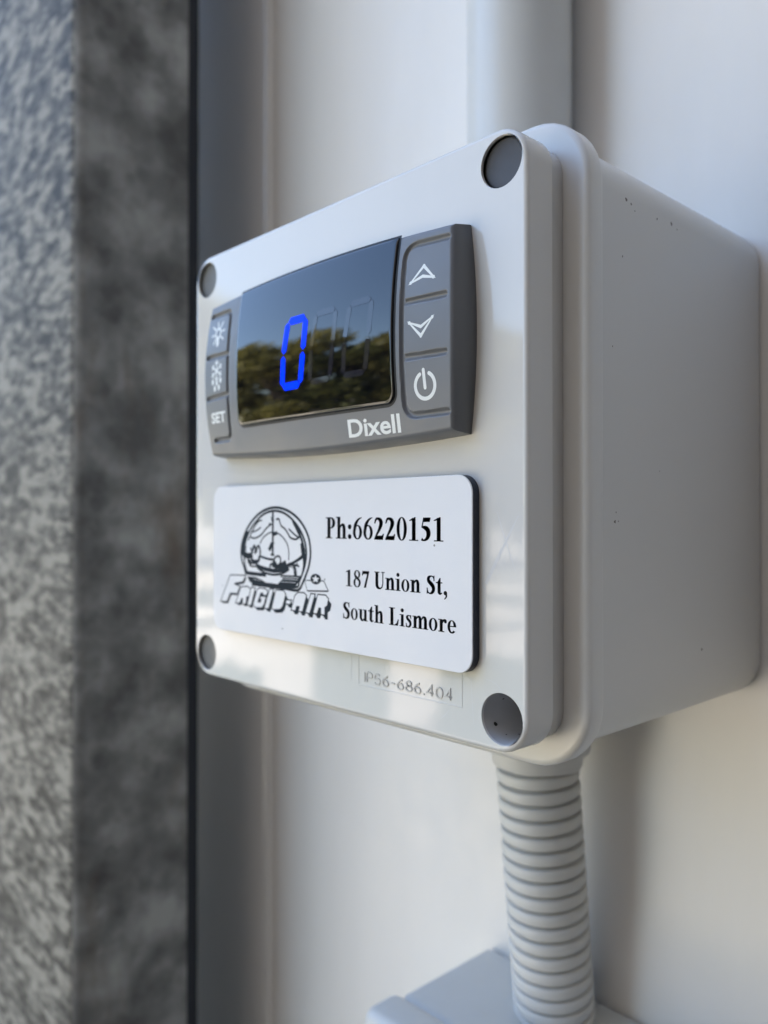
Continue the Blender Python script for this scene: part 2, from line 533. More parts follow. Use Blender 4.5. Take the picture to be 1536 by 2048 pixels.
# rim round the mouth of the body
bm = bmesh.new()
loops = [L(42.0, 5, F + 9.4), L(46.0, 6.5, F + 9.4), L(48.8, 9.2, F + 9.4), L(49.0, 9.4, F + 9.4)]
for cx, cy in fillet(1.0, 5, 90, 0)[1:]:
    loops.append(L(49.0 + cx, 9.4 + cx, F + 9.4 + 1.0 - cy))
loops += [L(50.0, 10.4, F + 12.9)]
for cx, cy in fillet(0.6, 3, 0, 90)[1:]:
    loops.append(L(49.4 + cx, 9.8 + cx, F + 12.9 + cy))
loops += [L(46.0, 7.0, F + 13.55)]
loft(bm, loops)
add("rim", bm_mesh("rim", bm), M['box'], jb)

# cover with four screw wells
bm = bmesh.new()
front = [L(45.15, 4.75, F), L(45.25, 4.85, F)]
for cx, cy in fillet(0.75, 5, 90, 0)[1:]:
    front.append(L(45.25 + cx, 4.85 + cx, F + 0.75 - cy))
front += [L(46.0, 5.6, F + 5.6), L(46.05, 5.65, F + 5.9), L(45.7, 5.3, F + 6.2), L(45.55, 5.15, F + 6.5), L(45.5, 5.1, F + 9.35), L(42, 4, F + 9.35)]
rows = loft(bm, front)
edges = []
def loop_edges(row):
    return [bm.edges.get((row[i], row[(i + 1) % len(row)])) or bm.edges.new((row[i], row[(i + 1) % len(row)])) for i in range(len(row))]
edges += loop_edges(rows[0])
HOLES = [(41.2, 41.0), (-41.2, 41.0), (41.2, -41.0), (-41.2, -41.0)]
wells = []
for hx, hz in HOLES:
    cl = [[(x, F, z) for x, z in circle(hx, hz, 3.93)], [(x, F, z) for x, z in circle(hx, hz, 3.87)], [(x, F + 0.03, z) for x, z in circle(hx, hz, 3.83)],
          [(x, F + 0.12, z) for x, z in circle(hx, hz, 3.80)], [(x, F + 0.45, z) for x, z in circle(hx, hz, 3.78)]]
    rw = loft(bm, cl)
    edges += loop_edges(rw[0])
res = bmesh.ops.triangle_fill(bm, use_beauty=True, use_dissolve=False, edges=edges, normal=(0, -1, 0))
for f in [x for x in res['geom'] if isinstance(x, bmesh.types.BMFace)]:
    c = f.calc_center_median()
    if any((c.x / MM - hx) ** 2 + (c.z / MM - hz) ** 2 < 3.5 ** 2 for hx, hz in HOLES) and f.calc_area() < 2e-6 and all(any(abs(((v.co.x / MM - hx) ** 2 + (v.co.z / MM - hz) ** 2) ** 0.5 - 3.93) < 0.02 for hx, hz in HOLES) for v in f.verts):
        bmesh.ops.delete(bm, geom=[f], context='FACES_ONLY')
cover = add("cover", bm_mesh("cover", bm, 28), M['cover'], jb)
# wells with screws at the bottom
def tube_well(hx, hz):
    b2 = bmesh.new()
    loft(b2, [[(x, y_, z) for x, z in circle(hx, hz, r2)] for y_, r2 in ((F + 0.40, 3.80), (F + 0.5, 3.74), (F + 11.2, 3.66), (F + 11.25, 3.6))], False, True)
    return bm_mesh("screw_well", b2)
for k, (hx, hz) in enumerate(HOLES):
    if k != 2:          # three wells are stopped with plugs, the lower right one is open
        bm = bmesh.new()
        jag = [random.uniform(-0.05, 0.05) for _ in range(40)]
        loft(bm, [[(hx + (r2 + jag[i_] * (q == 1)) * math.cos(i_ * math.pi / 20), y_, hz + (r2 + jag[i_] * (q == 1)) * math.sin(i_ * math.pi / 20)) for i_ in range(40)]
                  for q, (y_, r2) in enumerate(((F + 5.0, 3.76), (F + 0.95, 3.76), (F + 0.85, 3.55), (F + 0.87, 3.3), (F + 0.9, 1.2)))], False, True)
        add("screw_plug", bm_mesh("screw_plug", bm), M['plug_dark' if k == 0 else 'plug_grey'], cover)
        continue
    bm = bmesh.new()
    cl = [[(x, F + 10.6, z) for x, z in circle(hx, hz, 0.9, 32)]]
    cl += [[(x, F + 9.4, z) for x, z in circle(hx, hz, 1.1, 32)], [(x, F + 9.4, z) for x, z in circle(hx, hz, 2.9, 32)],
           [(x, F + 9.7, z) for x, z in circle(hx, hz, 3.2, 32)], [(x, F + 11.15, z) for x, z in circle(hx, hz, 3.68, 32)]]
    loft(bm, cl, True, False)
    well = add("screw_well", tube_well(hx, hz), M['well'], cover)
    add("screw", bm_mesh("screw", bm), M['well'], well)
    fl = Art()
    for t_, d_, a_, b_ in ((118, 2.6, 5.5, .42), (30, 4.2, 6, .5), (22, 5.4, 4, .35), (44, 5.0, 3.5, .3), (14, 4.6, 3, .3), (60, 4.4, 2.5, .22), (160, 5.8, 2.5, .22), (196, 4.0, 2.2, .2), (150, 3.4, 1.8, .18)):
        fl.poly([(t_ + a_ * math.cos(q) * random.uniform(.7, 1.2), d_ + b_ * math.sin(q) * random.uniform(.7, 1.2)) for q in np.linspace(0, 2 * math.pi, 9)[:-1]])
    me = bpy.data.meshes.new("dirt_flecks")
    me.from_pydata([((hx + 3.66 * math.cos(R(t_ + 90))) * MM, (F + d_) * MM, (hz + 3.66 * math.sin(R(t_ + 90))) * MM) for t_, d_, _ in fl.v], [], fl.f)
    tag(add("dirt_flecks", me, M['gap'], well), kind="stuff")

# moulded code and frame lines, scratches
def on_cover(u, v, h):
    return (u * MM, (F - 0.02 - h) * MM, v * MM)
MONO = {'I': [[(0, 0), (0, 1)]], 'P': [[(0, 0), (0, 1), (.35, 1), (.52, .9), (.52, .62), (.35, .5), (0, .5)]],
        '5': [[(.52, 1), (.08, 1), (.03, .55), (.3, .62), (.52, .5), (.54, .25), (.4, .03), (.15, 0), (0, .12)]],
        '6': [[(.48, 1), (.2, .8), (.02, .45), (.02, .2), (.15, .02), (.4, .02), (.54, .2), (.54, .38), (.4, .56), (.18, .55), (.03, .36)]],
        '-': [[(.05, .45), (.4, .45)]], '8': [[(.28, .55), (.08, .66), (.06, .88), (.28, 1), (.5, .88), (.48, .66), (.28, .55), (.02, .4), (.02, .14), (.28, 0), (.54, .14), (.54, .4), (.28, .55)]],
        '.': [[(.06, .02), (.1, .02)]], '4': [[(.42, 0), (.42, 1), (0, .3), (.56, .3)]], '0': [[(.28, 1), (.06, .85), (0, .5), (.06, .15), (.28, 0), (.5, .15), (.56, .5), (.5, .85), (.28, 1)]]}
ADV = {'I': .26, '-': .68, '.': .36}
x = 11.1
code_w = sum(ADV.get(ch, .84) for ch in "IP56-686.404") - .28
k_ = (31.4 - 11.1) / code_w
a = Art()
for ch in "IP56-686.404":
    for pl in MONO[ch]:
        a.stroke([(x + px * k_, -39.85 + pz * 1.62) for px, pz in pl], 0.27, smooth=ch not in '4-.I', cap=False, sub=4)
    x += ADV.get(ch, .84) * k_
me = a.mesh("moulded_code", on_cover)
bm = bmesh.new(); bm.from_mesh(me)
r_ = bmesh.ops.extrude_face_region(bm, geom=bm.faces[:])
for v in [x_ for x_ in r_['geom'] if isinstance(x_, bmesh.types.BMVert)]:
    v.co.y -= 0.10 * MM
bmesh.ops.recalc_face_normals(bm, faces=bm.faces)
bm.to_mesh(me); bm.free()
add("moulded_code", me, M['code_shade'], cover)  # darker colour stands in for shading on the raised letters

def ridge(path, w, hgt):
    bm = bmesh.new()
    for (x0, z0), (x1, z1) in zip(path, path[1:]):
        d = Vector((x1 - x0, z1 - z0)).normalized(); nn = Vector((-d.y, d.x)) * w / 2
        q = [(x0, z0, nn, 0.0), (x0, z0, nn * 0.3, hgt), (x0, z0, -nn * 0.3, hgt), (x0, z0, -nn, 0.0)]
        A_ = [bm.verts.new(((x0 + m_.x) * MM, (F + 0.02 - h_) * MM, (z0 + m_.y) * MM)) for _, _, m_, h_ in q]
        B_ = [bm.verts.new(((x1 + m_.x) * MM, (F + 0.02 - h_) * MM, (z1 + m_.y) * MM)) for _, _, m_, h_ in q]
        for i in range(3):
            bm.faces.new((A_[i], A_[i + 1], B_[i + 1], B_[i]))
    return bm_mesh("moulded_line", bm, 30)
add("moulded_line", ridge([(9.5, -35.2), (9.5, -40.55), (33.5, -40.55), (33.5, -34.9)], 0.24, 0.07), M['cover'], cover)
add("moulded_line", ridge([(7.5, -35.3), (7.5, -40.1)], 0.2, 0.05), M['cover'], cover)
for k, (pts, ws) in enumerate((
    ([(38.3, -21.3), (41.2, -16.3), (44.3, -11.2)], [0.62, 0.5, 0.12]),
    ([(40.4, -10.6), (41.9, -14.6), (43.85, -19.3)], [0.08, 0.22, 0.06]),
    ([(35.3, -34.9), (35.5, -38.5), (35.85, -42.8)], [0.05, 0.1, 0.05]),
    ([(29.0, -43.1), (30.0, -42.3), (30.8, -41.4)], [0.05, 0.13, 0.05]),
    ([(31.25, -34.9), (31.2, -36.5)], [0.05, 0.1]),
    ([(37.6, 30.5), (38.0, 27.0), (37.9, 24.0)], [0.04, 0.10, 0.03]),
    ([(38.2, -35.5), (40.0, -35.9), (41.5, -37.0)], [0.04, 0.10, 0.03]),
    ([(25.5, -37.4), (27.5, -37.5)], [0.05, 0.1]))):
    sc = Art(); sc.stroke(pts, ws, cap=False)
    add("scratch", sc.mesh("scratch", lambda u, v, h: (u * MM, (F - 0.004 - 0.003 * k) * MM, v * MM)), M['scratch'], cover)

# ------------------------------------------------------------------ temperature controller
UC, VC = 0.9, 17.75
def Uo(v): return 34.0 + 1.1 * (1 - (v / 16.0) ** 2)
def Vo(u): return 15.35 + 1.15 * (1 - (u / 35.0) ** 2)
def Hs(u, v): return 3.5 + 0.9 * (1 - (u / 35.0) ** 2) + 1.45 * (1 - (v / 16.0) ** 2)
tc_ = thing("temperature_controller", "dark grey controller with blue lit zero on a black display", "thermostat", (UC * MM, F * MM, Z0 + VC * MM))
def on_bezel(u, v, h):
    return (u * MM, -(Hs(u, v) + h) * MM, v * MM)

# groove centre lines (controller coordinates)
def roundc(pts, r):
    out = [pts[0]]
    for a, p, b in zip(pts, pts[1:], pts[2:]):
        a, p, b = np.array(a), np.array(p), np.array(b)
        d1 = (a - p) / np.linalg.norm(a - p); d2 = (b - p) / np.linalg.norm(b - p)
        for k in range(7):
            t = k / 6
            q = (1 - t) ** 2 * (p + d1 * r) + 2 * t * (1 - t) * p + t * t * (p + d2 * r)
            out.append(tuple(q))
    return out + [pts[-1]]
GR = [roundc([(33.4, 13.55), (24.85, 14.0), (24.85, -12.75), (33.4, -12.65)], 2.4),
      [(25.0, 5.0), (33.6, 4.75)], [(25.0, -3.65), (33.6, -3.85)],
      roundc([(-33.0, 13.25), (-25.35, 13.3), (-25.3, -12.6), (-31.6, -12.6)], 1.6),
      [(-33.7, 4.65), (-25.3, 4.5)], [(-33.4, -3.9), (-25.3, -3.65)]]
nu, nv = 400, 190
S_, T_ = np.meshgrid(np.linspace(-1, 1, nu), np.linspace(-1, 1, nv))
# rounded-off corners of the outline
vv = T_ * 16.0
UU = S_ * (34.0 + 1.1 * (1 - T_ ** 2))
VV = T_ * (15.35 + 1.15 * (1 - (UU / 35.0) ** 2))
cr = 1.6
ax, ay = np.abs(UU), np.abs(VV)
HH = 3.5 + 0.9 * (1 - (UU / 35) ** 2) + 1.45 * (1 - (VV / 16) ** 2)
D = np.full(UU.shape, 9.0)
for pl in GR:
    for (x0, y0), (x1, y1) in zip(pl, pl[1:]):
        dx, dy = x1 - x0, y1 - y0
        t = np.clip(((UU - x0) * dx + (VV - y0) * dy) / (dx * dx + dy * dy), 0, 1)
        D = np.minimum(D, np.hypot(UU - x0 - t * dx, VV - y0 - t * dy))
gro = np.clip(1 - (D / 0.48) ** 2, 0, 1)
HH = HH - 0.55 * np.sqrt(gro) * (gro > 0)
# soft shoulder at the outline
edge = np.minimum((1 - np.abs(S_)) * 34.5, (1 - np.abs(T_)) * 16)
HH -= 0.35 * np.clip(1 - edge / 0.5, 0, 1) ** 2
verts = np.stack([UU, -HH, VV], -1).reshape(-1, 3) * MM
idx = np.arange(nu * nv).reshape(nv, nu)
quads = np.stack([idx[:-1, :-1], idx[:-1, 1:], idx[1:, 1:], idx[1:, :-1]], -1)
fc_u = (UU[:-1, :-1] + UU[1:, 1:]) / 2
fc_v = (VV[:-1, :-1] + VV[1:, 1:]) / 2
def region(f_u, f_v):
    """0 bezel, 1..3 right buttons, 4..6 left buttons"""
    out = np.zeros(f_u.shape, int)
    rr = (f_u > 24.85) & (f_u < 33.4)
    out[rr & (f_v < 13.5) & (f_v > 4.9)] = 1
    out[rr & (f_v <= 4.9) & (f_v > -3.75)] = 2
    out[rr & (f_v <= -3.75) & (f_v > -12.7)] = 3
    ll = (f_u < -25.35) & (f_u > -33.0)
    out[ll & (f_v < 13.25) & (f_v > 4.58)] = 4
    out[ll & (f_v <= 4.58) & (f_v > -3.78)] = 5
    out[ll & (f_v <= -3.78) & (f_v > -12.6)] = 6
    return out
REG = region(fc_u, fc_v)
# analytic-ish normals so that the split pieces shade as one surface
gy, gx = np.gradient(HH)
uy, ux = np.gradient(UU)
wy, wx = np.gradient(VV)
tu = np.stack([ux, -gx, wx], -1); tv = np.stack([uy, -gy, wy], -1)
NN = np.cross(tu, tv); NN /= np.linalg.norm(NN, axis=-1, keepdims=True)
NN[NN[..., 1] > 0] *= -1
NN = NN.reshape(-1, 3)
def sub_mesh(name, mask, extra=None):
    q = quads[mask]
    used, inv = np.unique(q, return_inverse=True)
    inv = inv.reshape(q.shape)
    v = [tuple(p) for p in verts[used]]
    nr = [tuple(p) for p in NN[used]]
    f = [tuple(int(i) for i in r_) for r_ in inv]
    me = bpy.data.meshes.new(name)
    me.from_pydata(v, [], f)
    me.polygons.foreach_set("use_smooth", [True] * len(me.polygons))
    me.normals_split_custom_set_from_vertices(nr)
    me.update()
    return me
add("bezel", sub_mesh("bezel", REG == 0), M['bezel'], tc_)
# skirt from the outline back to the cover
per = [idx[0, i] for i in range(nu)] + [idx[j, nu - 1] for j in range(1, nv)] + [idx[nv - 1, i] for i in range(nu - 2, -1, -1)] + [idx[j, 0] for j in range(nv - 2, 0, -1)]
sv, sf = [], []
npz = len(per)
for k, (grow, frac) in enumerate(((0.0, 1.0), (0.12, 0.93), (0.35, 0.5), (0.55, 0.12), (0.55, 0.0))):
    for p in per:
        x, y, z = verts[p] / MM
        sx = x * (1 + grow / 35.0); sz = z * (1 + grow / 16.0)
        sv.append((sx * MM, (y * frac - (0.0 if frac else -0.1)) * MM, sz * MM))
for k in range(4):
    for i in range(npz):
        j = (i + 1) % npz
        sf.append((k * npz + i, k * npz + j, (k + 1) * npz + j, (k + 1) * npz + i))
add("housing", mesh_pydata("housing", sv, sf, True, 40), M['bezel'], tc_)

# display window: proud black lens with a bevelled edge, over a dark gap
def lens_outline(inset, top_in=0.0):
    l, r_, b_ = -21.6 + inset, 23.05 - inset, -10.55 + inset
    pts = []
    rad = 1.9 - inset
    for k in range(9):
        a = R(180 + 90 * k / 8); pts.append((l + rad + rad * math.cos(a), b_ + rad + rad * math.sin(a)))
    for t in np.linspace(0, 1, 34)[1:-1]:
        pts.append((l + rad + (r_ - l - 2 * rad) * t, b_))
    for k in range(9):
        a = R(270 + 90 * k / 8); pts.append((r_ - rad + rad * math.cos(a), b_ + rad + rad * math.sin(a)))
    top = lambda u: Vo(u) - 0.12 - inset
    for t in np.linspace(0, 1, 22)[1:]:
        pts.append((r_, b_ + rad + (top(r_) - b_ - rad) * t))
    for t in np.linspace(0, 1, 34)[1:]:
        u = r_ + (l - r_) * t; pts.append((u, top(u)))
    for t in np.linspace(0, 1, 22)[1:-1]:
        pts.append((l, top(l) + (b_ + rad - top(l)) * t))
    return pts
def rings(levels, cap=True, inner=22):
    v, f = [], []
    loops = [[(x, z, dh) for x, z in lens_outline(ins)] for ins, dh in levels]
    last = lens_outline(levels[-1][0]); dh = levels[-1][1]
    cx, cz = 0.7, 2.5
    for k in range(1, inner):
        s = 1 - k / inner
        loops.append([(cx + (x - cx) * s, cz + (z - cz) * s, dh) for x, z in last])
    n = len(last)
    for Lp in loops:
        v += [on_bezel(x, z, d) for x, z, d in Lp]
    for k in range(len(loops) - 1):
        for i in range(n):
            j = (i + 1) % n
            f.append((k * n + i, k * n + j, (k + 1) * n + j, (k + 1) * n + i))
    v.append(on_bezel(cx, cz, dh))
    for i in range(n):
        f.append(((len(loops) - 1) * n + i, (len(loops) - 1) * n + (i + 1) % n, len(v) - 1))
    return v, f
v, f = rings([(-0.42, 0.0), (-0.42, 0.03), (0.3, 0.035)], inner=4)
win = add("display_window", mesh_pydata("display_window", *rings([(0.0, 0.0), (0.0, 0.16), (0.06, 0.26), (0.16, 0.34), (0.32, 0.385), (0.55, 0.40), (0.6, 0.40)]), True, 50), M['lens'], tc_)
add("window_gap", mesh_pydata("window_gap", v, f, True, 50), M['gap'], win)

# seven-segment digits on the window
def seg_poly(a, b, w):
    a, b = np.array(a), np.array(b); d = (b - a) / np.linalg.norm(b - a); n_ = np.array((-d[1], d[0])) * w / 2
    a2, b2 = a + d * 0.12, b - d * 0.12
    return [tuple(a2), tuple(a2 + d * w * .45 + n_), tuple(b2 - d * w * .45 + n_), tuple(b2), tuple(b2 - d * w * .45 - n_), tuple(a2 + d * w * .45 - n_)]
def digit(x_, name, mat, segs, h, w=1.4):
    TL, TR, MR, BR, BL, ML = [(x_ + px - UC, pz - VC) for px, pz in ((-3.2, 24.65), (2.05, 24.65), (1.5, 18.75), (0.55, 12.95), (-4.85, 12.95), (-4.35, 18.75))]
    A_ = Art()
    for k, (p, q) in enumerate(((TL, TR), (TR, MR), (MR, BR), (BR, BL), (BL, ML), (ML, TL), (ML, MR))):
        if k in segs: A_.poly(seg_poly(p, q, w), h)
    return add(name, A_.mesh(name, on_bezel), mat, win)
tag(digit(0.15, "lit_digit", M['led'], (0, 1, 2, 3, 4, 5), 0.47), "glowing blue zero")
tag(digit(8.3, "unlit_digit", M['ghost'], (0, 1, 2, 3, 4, 5), 0.45, 1.1), "faint unlit digit beside the blue zero")
tag(digit(17.2, "unlit_digit", M['ghost'], (0, 1, 2, 3, 4, 5), 0.45, 1.1), "faint unlit digit near the right edge of the display")

# buttons and their symbols
bt = {}
for k, lab in ((1, "button with up arrow"), (2, "button with down arrow"), (3, "button with power symbol"), (4, "button with sun symbol"), (5, "button with snowflake symbol"), (6, "button reading SET")):
    bt[k] = tag(add("button", sub_mesh("button", REG == k), M['bezel'], tc_), lab)
def P(x, z): return (x - UC, z - VC)
HS = 0.02
a = Art(); a.stroke([P(29.95, 27.75), P(32.05, 25.6), P(29.85, 26.15), P(27.4, 25.55)], 0.52, HS, closed=True, smooth=False)
for q in ((29.95, 27.75), (32.05, 25.6), (27.4, 25.55)): a.poly(circle(*P(*q), 0.29, 14), HS)
add("arrow_symbol", a.mesh("arrow_symbol", on_bezel), M['print'], bt[1])
a = Art(); a.stroke([P(27.4, 19.3), P(29.82, 18.35), P(32.1, 19.45), P(29.82, 16.95)], 0.52, HS, closed=True, smooth=False)
for q in ((27.4, 19.3), (32.1, 19.45), (29.82, 16.95)): a.poly(circle(*P(*q), 0.29, 14), HS)
add("arrow_symbol", a.mesh("arrow_symbol", on_bezel), M['print'], bt[2])
a = Art()
c_ = P(30.3, 9.35)
a.stroke([(c_[0] + 1.98 * math.cos(R(t)), c_[1] + 2.0 * math.sin(R(t))) for t in np.linspace(118, 422, 40)], 0.60, HS, smooth=False)
a.stroke([P(30.12, 11.75), P(30.3, 9.0)], 0.58, HS)
add("power_symbol", a.mesh("power_symbol", on_bezel), M['print'], bt[3])
a = Art(); c_ = P(-28.9, 27.1)
a.ring(c_[0], c_[1], 1.2, 1.25, 0.5, 0.5, h=HS)
for k in range(8):
    t = R(45 * k + 8)
    a.stroke([(c_[0] + 1.5 * math.cos(t), c_[1] + 1.5 * math.sin(t)), (c_[0] + (2.5 + .3 * (k % 2)) * math.cos(t), c_[1] + (2.3 + .3 * (k % 2)) * math.sin(t))], 0.38, HS)
a.poly([(c_[0] - .6, c_[1] - 1.2), (c_[0] + .5, c_[1] - 1.2), (c_[0] + .4, c_[1] - 2.5), (c_[0] - .1, c_[1] - 2.9), (c_[0] - .5, c_[1] - 2.5)], HS)
add("sun_symbol", a.mesh("sun_symbol", on_bezel), M['print'], bt[4])
a = Art(); c_ = P(-28.8, 19.3)
for k in range(6):
    t = R(60 * k + 30); dx, dy = math.cos(t), math.sin(t)
    a.stroke([c_, (c_[0] + 2.2 * dx, c_[1] + 2.1 * dy)], 0.35, HS)
    for s_ in (-1, 1):
        t2 = t + s_ * R(50)
        a.stroke([(c_[0] + 1.3 * dx, c_[1] + 1.3 * dy), (c_[0] + 1.3 * dx + .75 * math.cos(t2), c_[1] + 1.3 * dy + .75 * math.sin(t2))], 0.30, HS)
for qx, qz in ((-1.5, -2.2), (0.1, -2.5), (1.6, -2.1), (-0.7, -3.6), (0.9, -3.5)):
    a.poly([(c_[0] + qx + .46 * math.cos(t_), c_[1] + qz + .62 * math.sin(t_)) for t_ in np.linspace(0, 2 * math.pi, 14)[:-1]], HS)
add("snowflake_symbol", a.mesh("snowflake_symbol", on_bezel), M['print'], bt[5])
a = font_art("SET", *P(-31.5, 8.6), P(-24.9, 0)[0] - 0.9, 2.25, 0.03, HS)
add("set_lettering", a.mesh("set_lettering", on_bezel), M['print'], bt[6])
a = font_art("Dixell", *P(12.15, 2.6), P(24.45, 0)[0], 3.05, 0.022, HS)
add("maker_lettering", a.mesh("maker_lettering", on_bezel), M['print'], tc_)

# ------------------------------------------------------------------ engraved name plate
NP_X, NP_Z = 0.6, -19.35
PW, PH = 36.4, 15.05
npl = thing("name_plate", "white engraved name plate with dark edge below the controller", "sign", (NP_X * MM, F * MM, Z0 + NP_Z * MM))
bm = bmesh.new()
loft(bm, [[(x, 0.0, z) for x, z in rrect(PW, PH, 2.9, 10)], [(x, -1.42, z) for x, z in rrect(PW, PH, 2.9, 10)], [(x, -1.42, z) for x, z in rrect(PW - 0.5, PH - 0.5, 2.4, 10)]], True, True)
add("dark_core", bm_mesh("dark_core", bm), M['plate_navy'], npl)
bm = bmesh.new()
loft(bm, [[(x, y_, z) for x, z in rrect(PW + g_, PH + g_, 2.9 + g_, 10)] for g_, y_ in ((-0.02, -1.425), (-0.02, -1.55), (-0.10, -1.62), (-0.16, -1.62))], True, True)
add("white_face", bm_mesh("white_face", bm), M['plate_white'], npl)
def on_plate(u, v, h):
    return ((u - NP_X) * MM, (-1.628 - h) * MM, (v - NP_Z) * MM)

# bold serif letters drawn from stems, bowls and slabs; cap height = 1
def circ_s(A_, x, y, r_): A_.poly(circle(x, y, r_, 18))
def g_P(A_): A_.rect(.12,0,.33,1); A_.rect(0,0,.45,.05); A_.rect(0,.95,.36,1); A_.ring(.36,.735,.32,.265,.19,.05,-90,90); A_.rect(.3,.47,.37,.52); return .74
def g_h(A_): A_.rect(.1,0,.29,1.02); A_.rect(.0,.97,.12,1.02); A_.rect(.0,0,.37,.05); A_.stroke([(.27,.5),(.4,.64),(.53,.62),(.58,.46)],[.05,.1,.17,.19],cap=False); A_.rect(.485,0,.675,.48); A_.rect(.41,0,.76,.05); return .80
def g_colon(A_): circ_s(A_,.15,.11,.115); circ_s(A_,.15,.56,.115); return .34
def g_6(A_): A_.ring(.33,.32,.31,.33,.165,.05); A_.stroke([(.62,.985),(.4,.9),(.2,.68),(.1,.34)],[.03,.09,.17,.16],cap=False); return .70
def g_2(A_): A_.stroke([(.05,.72),(.14,.91),(.3,.93),(.44,.84),(.46,.68),(.34,.44),(.06,.06)],[.05,.1,.13,.2,.21,.14,.06],cap=False); A_.poly([(.03,0),(.58,0),(.65,.27),(.60,.27),(.54,.19),(.14,.18),(.03,.05)]); return .70
def g_0(A_): A_.ring(.33,.5,.31,.51,.17,.04); return .70
def g_1(A_): A_.rect(.24,0,.44,.97); A_.poly([(.07,.84),(.07,.88),(.40,1.0),(.44,1.0),(.44,.8),(.24,.86)]); A_.rect(.08,0,.6,.045); return .70
def g_5(A_): A_.poly([(.19,.985),(.6,.985),(.54,.8),(.15,.8)]); A_.stroke([(.205,.985),(.1,.56)],.045,smooth=False,cap=False); A_.stroke([(.09,.585),(.28,.56),(.44,.46),(.48,.28),(.38,.1),(.2,.03),(.08,.08)],[.05,.17,.22,.22,.14,.07,.13],cap=False); return .70
def g_8(A_): A_.ring(.33,.76,.26,.245,.13,.04); A_.ring(.33,.27,.31,.285,.15,.04); A_.stroke([(.16,.66),(.5,.42)],.15,smooth=False,cap=False); return .70
def g_7(A_): A_.poly([(.03,.7),(.07,.7),(.14,.8),(.48,.8),(.2,0),(.36,0),(.64,.93),(.64,.985),(.08,.985)]); return .68
def g_U(A_): A_.rect(.1,.3,.31,1); A_.rect(0,.95,.43,1); A_.stroke([(.205,.34),(.24,.14),(.43,.045),(.62,.12),(.7,.34)],[.21,.2,.11,.07,.055],cap=False); A_.rect(.672,.3,.728,1); A_.rect(.58,.95,.84,1); return .88
def g_n(A_, x=0): A_.rect(x+.1,0,x+.29,.68); A_.rect(x,.63,x+.12,.68); A_.rect(x+.0,0,x+.37,.05); A_.stroke([(x+.27,.5),(x+.4,.64),(x+.53,.62),(x+.58,.46)],[.05,.1,.17,.19],cap=False); A_.rect(x+.485,0,x+.675,.48); A_.rect(x+.41,0,x+.76,.05); return .79
def g_m(A_): g_n(A_); A_.stroke([(.66,.5),(.79,.64),(.92,.62),(.97,.46)],[.05,.1,.17,.19],cap=False); A_.rect(.875,0,1.065,.48); A_.rect(.8,0,1.15,.05); return 1.18
def g_i(A_): A_.rect(.1,0,.29,.68); A_.rect(.0,.63,.12,.68); A_.rect(.0,0,.38,.05); circ_s(A_,.19,.9,.11); return .42
def g_o(A_): A_.ring(.32,.335,.3,.35,.16,.04); return .67
def g_S(A_): A_.stroke([(.565,.76),(.49,.93),(.33,.965),(.18,.88),(.16,.72),(.32,.57),(.48,.43),(.52,.24),(.41,.07),(.25,.03),(.12,.1),(.06,.3)],[.03,.06,.07,.17,.2,.22,.22,.2,.14,.07,.06,.03],cap=False); A_.rect(.54,.7,.585,1.0); A_.rect(.045,0,.09,.33); return .68
def g_s(A_): A_.stroke([(.40,.52),(.33,.645),(.22,.655),(.13,.59),(.13,.5),(.23,.41),(.35,.3),(.37,.17),(.29,.05),(.17,.02),(.09,.07),(.05,.2)],[.03,.05,.06,.13,.15,.16,.16,.14,.1,.06,.05,.03],cap=False); A_.rect(.385,.48,.42,.69); A_.rect(.035,0,.07,.23); return .50
def g_t(A_): A_.poly([(.12,.1),(.31,.1),(.31,.9),(.27,.9),(.12,.7)]); A_.rect(.0,.61,.44,.67); A_.stroke([(.215,.14),(.28,.05),(.43,.11)],[.19,.11,.04],cap=False); return .48
def g_comma(A_): circ_s(A_,.15,.11,.115); A_.stroke([(.21,.1),(.21,-.08),(.08,-.22)],[.1,.08,.03],cap=False); return .34
def g_u(A_): A_.rect(.1,.16,.29,.68); A_.rect(.0,.63,.12,.68); A_.stroke([(.195,.2),(.27,.06),(.39,.05),(.5,.16)],[.19,.13,.09,.05],cap=False); A_.rect(.49,0,.68,.68); A_.rect(.4,.63,.5,.68); A_.rect(.66,0,.78,.05); return .81
def g_L(A_): A_.rect(.12,0,.33,1); A_.rect(0,.95,.47,1); A_.rect(0,0,.7,.05); A_.poly([(.44,.04),(.7,.04),(.76,.36),(.71,.36),(.63,.16)]); return .82
def g_r(A_): A_.rect(.1,0,.29,.68); A_.rect(0,.63,.12,.68); A_.rect(0,0,.4,.05); A_.stroke([(.27,.48),(.37,.63),(.47,.62),(.49,.56)],[.06,.1,.16,.17],cap=True); return .60
def g_e(A_): A_.ring(.31,.335,.29,.35,.16,.045,0,200); A_.ring(.31,.335,.29,.35,.16,.075,200,318); A_.rect(.15,.335,.58,.385); return .62
GL = {'P': g_P, 'h': g_h, ':': g_colon, '6': g_6, '2': g_2, '0': g_0, '1': g_1, '5': g_5, '8': g_8, '7': g_7, 'U': g_U, 'n': g_n, 'm': g_m, 'i': g_i,
      'o': g_o, 'S': g_S, 's': g_s, 't': g_t, ',': g_comma, 'u': g_u, 'L': g_L, 'r': g_r, 'e': g_e}
